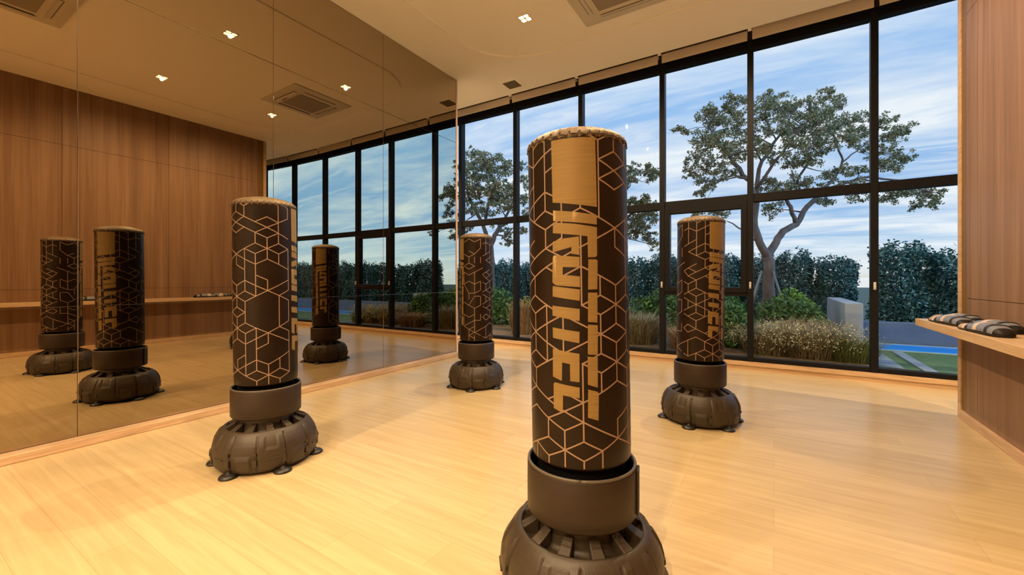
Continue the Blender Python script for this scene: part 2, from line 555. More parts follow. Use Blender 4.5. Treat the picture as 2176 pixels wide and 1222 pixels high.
# ------------------------------------------------------------------ windows
ZT, ZB, ZTR = 4.28, 0.115, 2.295
def window(idx, p0, p1, vent=False, latch=False, last=False):
    (x0, y0), (x1, y1) = p0, p1
    d = Vector((x1 - x0, y1 - y0, 0)); L_ = d.length; d.normalize(); n = Vector((-d.y, d.x, 0))
    root = empty('window_%d' % idx, (x0, y0, 0), atan2(d.y, d.x)); struct(root)
    hw = 0.036; y_in, y_out = -0.045, 0.075
    f = MB()
    f.box((-hw, y_in, ZB - 0.005), (hw, y_out, ZT + 0.11))
    if last:
        f.box((L_ - hw, y_in, ZB - 0.005), (L_ + hw, y_out, ZT + 0.11))
    f.box((hw, y_in + 0.01, ZT), (L_ - hw, y_out, ZT + 0.11))
    f.box((hw, y_in + 0.01, ZB - 0.005), (L_ - hw, y_out, ZB + 0.05))
    f.box((hw, y_in + 0.015, ZTR - 0.055), (L_ - hw, y_out, ZTR + 0.055))
    fr = f.build('window_frame', M['alu'], root, bevel=0.003)
    g_ = MB(); g_.box((hw, 0.046, ZTR + 0.055), (L_ - hw, 0.053, ZT)); g_.build('glass_pane', M['glass'], root)
    if vent:
        z0, z1 = 1.03, ZTR - 0.055
        s = MB()
        s.box((hw, y_in + 0.015, z0 - 0.05), (L_ - hw, y_out, z0 + 0.0))
        s.build('rail', M['alu'], root, bevel=0.003)
        s = MB(); w_ = 0.075
        s.box((hw + .002, y_in - 0.005, z0), (hw + w_, 0.06, z1))
        s.box((L_ - hw - w_, y_in - 0.005, z0), (L_ - hw - .002, 0.06, z1))
        s.box((hw + w_, y_in - 0.005, z0), (L_ - hw - w_, 0.06, z0 + 0.07))
        s.box((hw + w_, y_in - 0.005, z1 - 0.075), (L_ - hw - w_, 0.06, z1))
        sa = s.build('sash', M['alu'], root, bevel=0.003)
        g_ = MB(); g_.box((hw + w_, 0.028, z0 + 0.07), (L_ - hw - w_, 0.034, z1 - 0.075)); g_.build('glass_pane', M['glass'], sa)
        g_ = MB(); g_.box((hw, 0.046, ZB + 0.05), (L_ - hw, 0.053, z0 - 0.05)); g_.build('glass_pane', M['glass'], root)
    else:
        g_ = MB(); g_.box((hw, 0.046, ZB + 0.05), (L_ - hw, 0.053, ZTR - 0.055)); g_.build('glass_pane', M['glass'], root)
    if latch:
        h_ = MB(); h_.box((-0.012, y_in - 0.022, 1.085), (0.012, y_in, 1.175)); h_.box((-0.008, y_in - 0.04, 1.10), (0.008, y_in - 0.02, 1.125))
        h_.build('handle', M['handle'], root, bevel=0.004)
    return root
for i in range(1, len(WP) - 1):
    window(i, WP[i], WP[i + 1], vent=(i == 5), latch=(i in (5, 6, 7)), last=(i == len(WP) - 2))

# roller blinds rolled up in the ceiling pocket
BLN = {1: 'rolled-up beige roller blind hidden left of the mirror wall end', 2: 'rolled-up beige roller blind nearest the mirror wall end',
       3: 'rolled-up beige roller blind above the ceiling vent bay', 4: 'rolled-up beige roller blind behind the big bag top',
       5: 'rolled-up beige roller blind over the opening sash window', 6: 'rolled-up beige roller blind over the widest tree window',
       7: 'rolled-up beige roller blind over the last window beside the wood wall',
       8: 'rolled-up beige roller blind just past the wood wall end, seen in the mirror', 9: 'rolled-up beige roller blind farther past the wood wall end',
       10: 'rolled-up beige roller blind at the far end of the glazing'}
for i in range(1, len(WP) - 1):
    (x0, y0), (x1, y1) = WP[i], WP[i + 1]
    d = Vector((x1 - x0, y1 - y0, 0)); L_ = d.length
    root = empty('roller_blind', (x0, y0, 0), atan2(d.y, d.x))
    tag(root, BLN[i], 'blind', 'roller blinds along the glazing')
    k = MB(); k.box((0.028, -0.185, 4.335), (L_ - 0.028, -0.165, 4.486 if i == 6 else 4.458)); k.build('fascia', M['blind'], root, bevel=0.003)
    k = MB(); k.tube([(0.03, -0.11, 4.47), (L_ - 0.03, -0.11, 4.47)], [0.035, 0.035], 14); k.build('fabric_roll', M['blind'], root)
    k = MB(); k.box((-0.022, -0.335, 4.452), (0.022, -0.166, 4.484)); k.build('bracket', M['ceiling'], root, bevel=0.003)

# ------------------------------------------------------------------ mirror panels
MY = [-0.50, 0.91, 2.318, 3.728, YE - 0.004]
MZ = [0.060, 1.008, 3.39, ZC - 0.004]
RN = ['bottom-row', 'tall middle-row', 'top-row']
CN = ['closest to the camera', 'behind the front left bag', 'second from the window end', 'at the window end']
for i in range(4):
    for j in range(3):
        k = MB(); gx = 0.0016
        k.box((XM - 0.006, MY[i] + gx, MZ[j] + gx), (XM, MY[i + 1] - gx, MZ[j + 1] - gx))
        o = k.build('mirror_panel', M['mirror'], bevel=0.0012, seg=1)
        tag(o, '%s bronze mirror panel on the left wall, %s' % (RN[j], CN[i]), 'mirror', 'bronze mirror panels on the wall')

# ------------------------------------------------------------------ ceiling fittings
def downlight(x, y, label, grp, power=1.0, cone=172):
    z = ZC + 0.004
    root = empty('ceiling_downlight', (x, y, z))
    tag(root, label, 'ceiling light', grp)
    hs = 0.075
    k = MB()
    k.box((-hs, -hs, -0.006), (hs, -hs + 0.012, 0)); k.box((-hs, hs - 0.012, -0.006), (hs, hs, 0))
    k.box((-hs, -hs + 0.012, -0.006), (-hs + 0.012, hs - 0.012, 0)); k.box((hs - 0.012, -hs + 0.012, -0.006), (hs, hs - 0.012, 0))
    k.box((-0.005, -hs + 0.012, -0.005), (0.005, hs - 0.012, 0)); k.box((-hs + 0.012, -0.005, -0.005), (hs - 0.012, 0.005, 0))
    k.build('frame', M['white_plastic'], root)
    for sx in (-1, 1):
        for sy in (-1, 1):
            c = MB()
            c.lathe([(0.027, -0.0045), (0.026, -0.002), (0.0005, -0.001)], 16, center=(sx * 0.034, sy * 0.034, 0))
            c.build('lens', M['lens'], root)
    ld = bpy.data.lights.new('downlight_lamp', 'SPOT')
    ld.energy = LAMP * power
    ld.color = LAMP_COL
    ld.spot_size = radians(cone)
    ld.spot_blend = 0.6
    ld.shadow_soft_size = 0.022
    lo = bpy.data.objects.new('downlight_lamp', ld)
    COL.objects.link(lo)
    lo.parent = root
    lo.location = (0, 0, -0.03)
    return root
G = 'square four-lens ceiling downlights'
downlight(-2.58, 4.43, 'square four-lens downlight in ceiling tray near the window-end corner by mirror', G)
downlight(-0.36, 4.42, 'square four-lens downlight, window end, on the wood-wall side of the air conditioner', G)
downlight(-2.60, 2.68, 'square four-lens downlight along the mirror side of the tray, nearer the camera', G)
downlight(-0.40, 2.68, 'square four-lens downlight on the wood-wall side of the tray, nearer the camera', G)
for y in (0.93, -0.82, -2.4):  # unseen rows added to lift the bounce light on the ceiling
    for x in (-2.6, -0.38):
        downlight(x, y, 'added unseen four-lens downlight behind the camera, for bounce light', 'added unseen downlights behind the camera', 0.75 if y > 0 else 0.95 if y > -1 else 3.2, 150 if y > 0 else 120)
for x, y in ((3.6, 5.0), (3.6, 2.6), (-6.2, 5.0), (-6.2, 2.4)):  # added out of view and boosted, so floor bounce brightens the ceiling
    downlight(x, y, 'added unseen four-lens downlight in the side bay, boosted for ceiling bounce', 'added unseen downlights in the side bays', 3.0, 120)

def cassette(x, y, label):
    root = empty('ceiling_air_conditioner', (x, y, ZC + 0.004))
    tag(root, label, 'air conditioner', 'ceiling cassette air conditioners')
    k = MB(); h = 0.54
    # bevelled outer panel ring
    o_ = rrect(-h, h, -h, h, 0.02, 4); i_ = rrect(-0.45, 0.45, -0.45, 0.45, 0.06, 4)
    n = len(o_)
    v = [(a, b_, 0.0) for a, b_ in o_] + [(a, b_, -0.018) for a, b_ in o_] + [(a, b_, -0.030) for a, b_ in i_] + [(a * .93, b_ * .93, -0.030) for a, b_ in i_]
    f = []
    for r in range(3):
        for q in range(n):
            a = r * n + q; c = r * n + (q + 1) % n
            f.append((a, c, c + n, a + n))
    f.append(tuple(3 * n + q for q in range(n)))
    k.add(v, f)
    k.build('panel', M['ac_plastic'], root)
    for a in range(4):
        s = MB()
        R = Matrix.Rotation(a * pi / 2, 3, 'Z')
        s.cbox(R @ Vector((0, 0.392, -0.0335)), R @ Vector((0.29, 0, 0)), R @ Vector((0, 0.022, 0)), (0, 0, 0.004))
        so = s.build('air_slot', M['slot'], root)
        s = MB()
        s.cbox(R @ Vector((0, 0.386, -0.040)), R @ Vector((0.30, 0, 0)), R @ Vector((0, 0.024, 0.006)), (0, 0, 0.003))
        s.build('louvre', M['ac_plastic'], root)
    k = MB(); k.box((-0.29, -0.29, -0.040), (0.29, 0.29, -0.030))
    k.build('return_grille', M['grille'], root, bevel=0.006)
    k = MB(); k.box((0.05, -0.345, -0.036), (0.20, -0.325, -0.030))
    k.build('sensor_slot', M['slot'], root)
    return root
cassette(-1.46, 4.44, 'square white ceiling cassette air conditioner nearest the windows')
cassette(-1.46, 0.93, 'square white ceiling cassette air conditioner seen only in the mirror, top left')
root = empty('ceiling_vent', (-3.62, 5.80, ZC))
tag(root, 'small square ceiling air vent above the mirror end, near the window', 'vent')
k = MB(); k.box((-0.17, -0.17, -0.012), (0.17, 0.17, 0)); k.build('frame', M['ceiling'], root, bevel=0.006)
k = MB()
k.box((-0.115, -0.115, -0.016), (0.115, 0.115, -0.011))
for q in range(9):
    yy = -0.10 + q * 0.025
    k.cbox((0, yy, -0.018), (0.112, 0, 0), (0, 0.008, 0.003), (0, 0, 0.0012))
k.build('louvre_grille', mat('vent_grey', (0.22, 0.18, 0.13), 0.6), root)

# ------------------------------------------------------------------ punching bags
BR, ZB0, ZB1 = 0.188, 0.518, 1.685
GA, GZ, G0 = 20.0, 0.0336, 1.0985
def gp(k, m):
    return (radians(3.5 + GA * k), G0 + GZ * m)
VERT = [(1,17,9),(2,18,16),(0,12,10),(-1,13,7),(2,8,6),(3,5,3),(3,3,1),(1,3,1),(2,2,-2),(1,-1,-5),(3,-1,-5),(2,-4,-8),(1,-7,-9),
        (0,-6,-14),(3,-7,-15),(2,-12,-14),(-1,-13,-15),(-2,-12,-14),(1,-15,-17),(0,-16,-17),(-1,-15,-17),(-2,-16,-17),(-3,-15,-17),
        (-3,18,9),(-2,18,10),(-2,8,6),(-3,3,1),(-3,-1,-5),(-2,0,-6),(-1,-1,-5),(-3,-7,-9),(0,8,0),
        (3,17,15),(4,12,10),(5,11,7),(6,18,10),(6,8,6),(7,17,15),(7,9,1),(7,-1,-5),(7,-7,-15),(3,9,5),(4,8,0),(5,3,1),(6,0,-6),(4,-6,-14),
        (5,-7,-9),(5,-13,-17),(6,-12,-14),(6,-16,-17),(4,-16,-17),
        (-4,18,12),(-4,-2,-4),(-4,2,0),(-4,-12,-16),
        (11,11,9),(12,11,9),(12,6,-1),(13,17,14),(13,11,9),(13,3,0),(13,-2,-5),(13,-8,-10),(11,-1,-3),(11,-13,-17),(12,-6,-14),(12,-15,-17),(10,6,2),(10,-8,-12)]
PATH = [[(1,15),(2,16),(3,15),(2,14),(1,15)],[(2,14),(1,13),(2,12),(3,13),(2,14)],[(0,18),(1,17),(2,18)],[(1,9),(2,8)],[(0,10),(1,9)],[(0,10),(-1,9)],
 [(2,8),(3,9),(4,10)],[(2,8),(3,7)],[(2,8),(1,7),(0,6),(-1,5)],[(2,6),(3,5)],[(3,3),(2,2)],[(0,4),(1,3),(2,2)],[(0,0),(1,1),(2,0),(3,1)],[(2,0),(3,-1)],
 [(2,0),(1,-1),(0,0)],[(1,-3),(2,-2),(3,-3),(2,-4),(1,-3)],[(-1,-1),(0,-2),(1,-3),(0,-4),(-1,-5)],[(1,-5),(2,-6),(3,-5)],[(1,-5),(0,-6),(1,-7),(2,-6),(3,-7)],
 [(1,-9),(2,-8),(3,-9)],[(1,-9),(0,-10),(-1,-9)],[(0,-10),(-1,-11),(-2,-12)],[(-1,-11),(0,-12),(1,-13),(2,-14)],[(0,-12),(-1,-13),(-2,-12)],
 [(2,-12),(3,-11)],[(2,-14),(3,-13)],[(2,-14),(3,-15)],[(0,-14),(-1,-15),(0,-16),(1,-15),(0,-14)],[(1,-15),(2,-14)],[(-2,-14),(-1,-15)],
 [(-2,-14),(-3,-15),(-2,-16),(-1,-15)],
 [(-3,15),(-2,16),(-1,17)],[(-2,14),(-1,15)],[(-3,17),(-2,18)],[(-4,16),(-3,15)],[(-4,10),(-3,11),(-2,12),(-1,11)],[(-4,12),(-3,13)],
 [(-2,10),(-3,9),(-2,8),(-1,9)],[(-2,10),(-1,9)],[(-4,10),(-3,9)],[(-2,6),(-1,7)],[(-2,6),(-1,5)],[(-2,6),(-3,5),(-4,4)],[(-4,6),(-3,5)],
 [(-2,4),(-3,3),(-4,2)],[(-2,4),(-1,5)],[(-2,4),(-1,3)],[(-3,3),(-4,4)],[(-3,1),(-4,0),(-3,-1),(-2,0),(-3,1)],[(-2,0),(-1,-1)],[(-2,-2),(-1,-1)],
 [(-2,-2),(-3,-3),(-4,-2)],[(-4,-4),(-3,-3),(-2,-4),(-1,-5)],[(-3,-5),(-2,-6),(-1,-5)],[(-3,-5),(-4,-6),(-3,-7),(-2,-6)],[(-4,-10),(-3,-9),(-2,-10),(-1,-11)],
 [(-2,-10),(-1,-9)],[(-4,-12),(-3,-11),(-2,-12)],[(0,4),(-1,3)],[(0,6),(1,7)],
 [(4,14),(5,15),(6,14)],[(3,15),(4,14),(5,13),(6,12),(7,11)],[(6,14),(5,13),(4,12)],[(6,14),(7,15)],[(6,18),(7,17)],[(3,17),(4,18)],[(3,17),(2,18)],
 [(3,13),(4,12),(5,11),(6,12)],[(4,10),(3,9)],[(4,10),(5,9),(6,10),(7,9)],[(5,9),(6,8),(7,9)],[(5,9),(4,8),(3,9)],[(2,8),(3,7),(4,6),(5,7),(6,6),(7,5)],
 [(4,4),(5,3)],[(3,3),(4,2),(5,1),(6,2),(7,3)],[(5,1),(6,0),(7,1)],[(6,0),(7,-1)],[(5,1),(4,0),(3,-1)],[(3,1),(4,0)],[(3,1),(2,0)],
 [(3,-5),(4,-6),(5,-7),(6,-6),(7,-5)],[(3,-5),(2,-6)],[(3,-7),(4,-6)],[(6,-6),(7,-7)],[(5,-7),(6,-8),(7,-9)],[(5,-7),(4,-8),(3,-9)],[(5,-9),(4,-10)],
 [(3,-11),(2,-12)],[(2,-14),(3,-13),(4,-12),(5,-13),(6,-12),(7,-11)],[(2,-14),(3,-15),(4,-16),(5,-15),(6,-16),(7,-15)],[(3,-15),(4,-14),(5,-15),(6,-14),(7,-15)],
 [(-4,6),(-4.6,5.3),(-4,4)],[(-4,0),(-4.6,-0.6)],[(-4,-8),(-3,-9)],[(-4,-8),(-4.6,-9),(-4,-10)],[(-4,16),(-4.6,15.4)],[(-4,12),(-4.6,11.4)],
 [(-4,-2),(-4.6,-1.4)],[(-4,-4),(-4.6,-4.6)],[(-4,-6),(-4.6,-5.4)],[(-4,2),(-4.6,2.6)],[(-4,-12),(-4.6,-12.7)],[(-4,-16),(-3,-15)],[(-4,-16),(-4.6,-15.4)],[(-4,6),(-3,7)],
 [(10,16),(11,17),(12,16),(13,17)],[(11,13),(12,12),(13,14)],[(10,12),(11,11),(12,12)],[(10,8),(11,7),(12,8),(11,9),(10,8)],[(10,6),(11,5),(12,6)],[(12,6),(13.4,7.4)],
 [(10,2),(11,3),(12,2),(13,3)],[(11,-1),(12,-1),(13,0)],[(10,2),(11,-1)],[(11,-5),(12,-2),(13,-2)],[(10,-4),(11,-5),(12,-6),(13,-5)],[(10,-8),(11,-9),(12,-8)],
 [(10,-12),(11,-11),(12,-10),(13,-10)],[(10,-12),(11,-13),(12,-14),(13.4,-12.6)],[(11,-13),(12,-12)],[(11,-15),(12,-14),(13,-15)],[(11,-15),(12,-16)]]
# printed letters of the two panels, as (degrees, height)
LET = [[(-26,1.432),(-2,1.421),(21,1.408),(20.8,1.376),(-2.2,1.385),(-26,1.395)],
 [(-26.3,1.39),(-2.3,1.38),(20.9,1.367),(20.7,1.271),(19.1,1.264),(10.8,1.263),(10.6,1.336),(-26.6,1.352)],
 [(-26.9,1.322),(-14.6,1.331),(1.8,1.336),(2,1.272),(-6.3,1.277),(-6.2,1.3),(-24.6,1.286),(-27.2,1.287)],
 [(-27.4,1.265),(-26,1.274),(2,1.265),(1.9,1.229),(-15.8,1.232),(-16,1.205),(2.1,1.198),(2,1.161),(-23.9,1.168),(-28.1,1.178)],
 [(11.1,1.257),(19.8,1.256),(21.1,1.25),(20.3,1.153),(10.3,1.152)],
 [(-27.8,1.166),(1.9,1.153),(1.5,1.114),(-28.1,1.129)],
 [(10.2,1.142),(20.3,1.141),(19.8,1.038),(9.7,1.041)],
 [(-28.4,1.097),(1.4,1.086),(1.1,1.044),(-28.7,1.061)],
 [(-28.6,1.02),(.8,1.007),(.5,.968),(-28.5,.983)],
 [(9.6,1.032),(20.2,1.029),(19.6,.926),(9,.929)],
 [(-28.9,.945),(.4,.931),(0,.833),(-9.7,.836),(-9.7,.895),(-18.1,.899),(-18.7,.834),(-29.3,.846)],
 [(8.8,.922),(19.5,.918),(19.1,.814),(8.6,.825)],
 [(-28.6,.821),(-26.8,.827),(.1,.815),(-.2,.778),(-17.7,.784),(-18.2,.722),(-28.9,.735)],
 [(8.8,.809),(18.6,.8),(20.1,.793),(19.3,.7),(8.1,.712)]]
PANEL = [(-27.0,1.678),(20.5,1.678),(21.3,1.437),(-1.8,1.447),(-26.4,1.46)]

def wrap_polys(polys, r, name, material, parent, rot=0.0):
    """flat (degree, height) polygons, cut in narrow strips and wrapped on the bag"""
    bm = bmesh.new()
    for poly in polys:
        vv = [bm.verts.new((a, z * 100, 0)) for a, z in poly]
        e = [bm.edges.new((vv[i], vv[(i + 1) % len(vv)])) for i in range(len(vv))]
        bmesh.ops.triangle_fill(bm, use_beauty=True, use_dissolve=False, edges=e)
    for a in range(-30, 31, 4):
        geom = bm.verts[:] + bm.edges[:] + bm.faces[:]
        bmesh.ops.bisect_plane(bm, geom=geom, plane_co=(a, 0, 0), plane_no=(1, 0, 0))
    for v in bm.verts:
        a = radians(v.co.x) + rot; z = v.co.y / 100
        v.co = (r * cos(a), r * sin(a), z)
    bm.normal_update()
    for f in bm.faces:
        c = f.calc_center_median()
        if f.normal.x * c.x + f.normal.y * c.y < 0:
            f.normal_flip()
        f.smooth = True
    me = bpy.data.meshes.new(name); bm.to_mesh(me); bm.free()
    me.materials.append(material)
    o = bpy.data.objects.new(name, me); COL.objects.link(o)
    if parent: o.parent = parent
    return o

def make_bag():
    root = empty('punching_bag')
    # cover with line print
    c = MB()
    n = 96
    prof = [(0.10, ZB0 + 0.004), (0.160, ZB0), (0.182, ZB0 + 0.005), (BR - 0.001, ZB0 + 0.014), (BR, ZB0 + 0.07)]
    for q in range(1, 12):
        prof.append((BR, ZB0 + 0.07 + (ZB1 - ZB0 - 0.07) * q / 12))
    prof.append((BR, ZB1)); prof.append((BR - 0.003, ZB1 + 0.010))
    c.lathe(prof, n, 0)
    hw = 0.0026
    rl = BR + 0.0008
    def strip(p, q):
        (a0, z0), (a1, z1) = p, q
        s0, s1 = a0 * BR, a1 * BR
        L_ = hypot(s1 - s0, z1 - z0)
        if L_ < 1e-5: return
        t = ((s1 - s0) / L_, (z1 - z0) / L_); nn = (-t[1], t[0])
        e = hw * 0.8
        k = max(1, int(abs(a1 - a0) / radians(3.2)))
        v = []
        for i in range(k + 1):
            u = i / k
            s = s0 + (s1 - s0) * u + t[0] * (e if i == k else -e if i == 0 else 0)
            z = z0 + (z1 - z0) * u + t[1] * (e if i == k else -e if i == 0 else 0)
            for sg in (1, -1):
                ss = s + nn[0] * hw * sg; zz = min(max(z + nn[1] * hw * sg, ZB0 + 0.016), ZB1)
                rr = rl if zz > ZB0 + 0.05 else rl - 0.0004
                v.append((rr * cos(ss / BR), rr * sin(ss / BR), zz))
        c.add(v, [(2 * i, 2 * i + 1, 2 * i + 3, 2 * i + 2) for i in range(k)], 1, True)
    for k, m0, m1 in VERT:
        strip(gp(k, m0), gp(k, m1))
    for path in PATH:
        for i in range(len(path) - 1):
            strip(gp(*path[i]), gp(*path[i + 1]))
    c.build('bag_cover', [M['vinyl'], M['line']], root)
    for rot in (0.0, pi):
        wrap_polys([PANEL], BR + 0.0014, 'gold_panel', M['gold'], root, rot)['label'] = 'plain gold block at the top of the print'
        wrap_polys(LET, BR + 0.0014, 'lettering', M['gold'], root, rot)['label'] = 'gold lettering running downwards'
    # sewn cap
    t = MB()
    t.lathe([(BR - 0.001, ZB1 - 0.004), (BR + 0.0015, ZB1 + 0.006), (BR - 0.004, ZB1 + 0.020), (0.170, ZB1 + 0.034), (0.14, ZB1 + 0.048),
             (0.09, ZB1 + 0.060), (0.04, ZB1 + 0.065), (0.001, ZB1 + 0.066)], n, 0,
            fn=lambda r, z, a: (r + (0.0022 * sin(a * 34) if r > 0.16 else 0), z + (0.002 * sin(a * 34 + 1) if r > 0.16 else 0)))
    cap = t.build('top_cap', M['cap'], root)
    s = MB()
    for q in range(34):
        a = 2 * pi * q / 34
        for da in (0.075,):
            p0 = ((BR + 0.002) * cos(a), (BR + 0.002) * sin(a), ZB1 - 0.006)
            p1 = ((BR - 0.001) * cos(a + da), (BR - 0.001) * sin(a + da), ZB1 + 0.020)
            s.tube([p0, p1], [0.0028, 0.0028], 5)
    ring = [((BR + 0.001) * cos(2 * pi * q / 72), (BR + 0.001) * sin(2 * pi * q / 72), ZB1 + 0.007 + 0.003 * sin(q * 2.4)) for q in range(73)]
    s.tube(ring, [0.0026] * 73, 5)
    s.build('lacing', M['lace'], cap)
    # inner post
    p = MB(); p.lathe([(0.16, 0.31), (0.165, 0.33), (0.168, 0.50), (0.150, 0.517)], 48); p.build('inner_post', M['inner'], root)
    # foam collar
    k = MB()
    ro, ri = 0.208, 0.195
    k.lathe([(ri, 0.325), (ro - 0.006, 0.312), (ro, 0.320), (ro + 0.0005, 0.40), (ro, 0.488), (ro - 0.004, 0.496), (ro - 0.010, 0.498), (ri, 0.494)], 80)
    k.lathe([(ri, 0.494), (ri - 0.002, 0.40), (ri, 0.325)], 80, 1)
    co = k.build('collar', [M['collar'], M['inner']], root)
    k = MB()
    k.tube([((ro - 0.006) * cos(2 * pi * q / 72), (ro - 0.006) * sin(2 * pi * q / 72), 0.4965) for q in range(73)], [0.0055] * 73, 8)
    k.build('rim', M['rim'], co)
    k = MB()
    a = radians(80)
    k.cbox(((ro + 0.004) * cos(a), (ro + 0.004) * sin(a), 0.405), (-sin(a) * 0.028, cos(a) * 0.028, 0), (cos(a) * 0.005, sin(a) * 0.005, 0), (0, 0, 0.083))
    k.build('strap', M['strap'], co, bevel=0.004)
    # base
    base = [(0.255, 0.012), (0.284, 0.018), (0.296, 0.045), (0.303, 0.080), (0.307, 0.115), (0.304, 0.150), (0.296, 0.180), (0.282, 0.208), (0.266, 0.232),
            (0.250, 0.249), (0.238, 0.255), (0.230, 0.252), (0.226, 0.236), (0.205, 0.225), (0.180, 0.222), (0.166, 0.232), (0.160, 0.262), (0.158, 0.315), (0.10, 0.318)]
    def bf(r, z, a):
        t_ = (a / (2 * pi) * 12) % 1.0
        sec = int(a / (2 * pi) * 12) % 2
        rr = r
        if 0.03 < z < 0.235 and r > 0.25:
            edge_ = min(t_, 1 - t_)
            rr += 0.007 if sec else 0.0
            if edge_ < 0.04: rr -= 0.015
            if sec == 0 and 0.22 < t_ < 0.78 and z < 0.125: rr += 0.010
            if sec == 1 and 0.28 < t_ < 0.72 and z > 0.165: rr -= 0.007
        return rr, z
    k = MB()
    # refine the profile so that the tread relief is crisp
    fine = []
    for i in range(len(base) - 1):
        for q in range(3):
            u = q / 3
            fine.append((base[i][0] + (base[i + 1][0] - base[i][0]) * u, base[i][1] + (base[i + 1][1] - base[i][1]) * u))
    fine.append(base[-1])
    k.lathe(fine, 288, 0, fn=bf)
    bo = k.build('base', M['plastic'], root)
    # ribs in the filler ring
    for q in range(12):
        a = 2 * pi * (q + 0.5) / 12
        k = MB()
        d = Vector((cos(a), sin(a), 0)); tt = Vector((-sin(a), cos(a), 0))
        v = []
        for r_, zt, zb_, wd in ((0.168, 0.285, 0.22, 0.017), (0.196, 0.268, 0.215, 0.020), (0.233, 0.250, 0.215, 0.023)):
            for sg in (-1, 1):
                v.append(d * r_ + tt * wd * sg + Vector((0, 0, zb_)))
                v.append(d * r_ + tt * wd * sg + Vector((0, 0, zt)))
        f = []
        for s_ in (0, 4):
            f += [(s_ + 1, s_ + 3, s_ + 7, s_ + 5), (s_ + 0, s_ + 1, s_ + 5, s_ + 4), (s_ + 2, s_ + 6, s_ + 7, s_ + 3)]
        f += [(0, 2, 3, 1), (8, 9, 11, 10)]
        k.add(v, f)
        k.build('rib', M['plastic'], bo, bevel=0.003)
    # tread bars and rivets on the flank
    for q in range(12):
        a = 2 * pi * (q + 0.5) / 12
        d = Vector((cos(a), sin(a), 0)); tt = Vector((-sin(a), cos(a), 0))
        k = MB()
        k.cbox(d * 0.307 + Vector((0, 0, 0.105)), tt * 0.040, d * 0.010, (0, 0, 0.0045))
        a2 = a + 2 * pi * 0.42 / 12
        d2 = Vector((cos(a2), sin(a2), 0)); t2 = Vector((-sin(a2), cos(a2), 0))
        k.cbox(d2 * 0.303 + Vector((0, 0, 0.135)), t2 * 0.010, d2 * 0.009, (0, 0, 0.010))
        k.cbox(d2 * 0.306 + Vector((0, 0, 0.085)), t2 * 0.013, d2 * 0.009, (0, 0, 0.020))
        k.build('tread_bar', M['plastic'], bo, bevel=0.002)
    # suction feet
    for q in range(6):
        a = radians(-3 + 60 * q)
        cx, cy = 0.296 * cos(a), 0.296 * sin(a)
        k = MB()
        k.lathe([(0.052, 0.0), (0.053, 0.007), (0.046, 0.016), (0.032, 0.023), (0.016, 0.026), (0.012, 0.036), (0.0005, 0.037)], 28, center=(cx, cy, 0))
        k.build('suction_foot', M['rubber'], root)
    return root

bag0 = make_bag()
def place(o, x, y, off, label, sc=1.0, tilt=0.0):
    o.location = (x, y, 0)
    o.rotation_euler = (0, 0, atan2(-y, -x) + radians(off))
    o.scale = (sc, sc, sc)
    tag(o, label, 'punching bag', 'freestanding punching bags')
    for ch in o.children:
        if ch.name.split('.')[0] == 'collar' and off == -100:
            ch.rotation_euler.z = pi
    if tilt:
        # only the padded part leans on its post
        for ch in o.children:
            if ch.name.split('.')[0] in ('bag_cover', 'gold_panel', 'lettering', 'top_cap'):
                ax = Vector((x, y, 0)).normalized()           # view direction seen from the room centre
                ax.rotate(Matrix.Rotation(-o.rotation_euler.z, 3, 'Z'))
                P = Vector((0, 0, 0.5))
                Rm = Matrix.Translation(P) @ Matrix.Rotation(radians(tilt), 4, ax) @ Matrix.Translation(-P)
                ch.matrix_local = Rm
    return o
bags = [bag0] + [copy_tree(bag0) for _ in range(3)]
place(bags[0], -0.643, 1.542, 0, 'large punching bag in front, gold vertical lettering facing the camera', 1.012, -0.9)
place(bags[1], -2.905, 1.522, -100, 'punching bag left of the front one, beside the mirror, lettering turned to its edge', 1.0, -0.6)
place(bags[2], -0.542, 3.930, 47, 'punching bag on the window side toward the wood wall, gold strip along its edge', 1.0, 0.4)
place(bags[3], -2.891, 3.853, -249, 'farthest punching bag, standing by the window end of the mirror', 0.99, 0.0)

# ------------------------------------------------------------------ shelf and shin guards
SH = 0.85
k = MB(); k.box((1.10, -1.2, SH - 0.062), (XR - 0.001, 5.215, SH))
o = k.build('wall_shelf', noisy(mat('oak_shelf', rough=0.4), (0.50, 0.34, 0.19), (0.66, 0.47, 0.29), (14, 1.0, 14), 3.0, 5), bevel=0.003)
tag(o, 'long oak wall shelf running along the wood wall, holding pairs of shin guards', 'shelf')

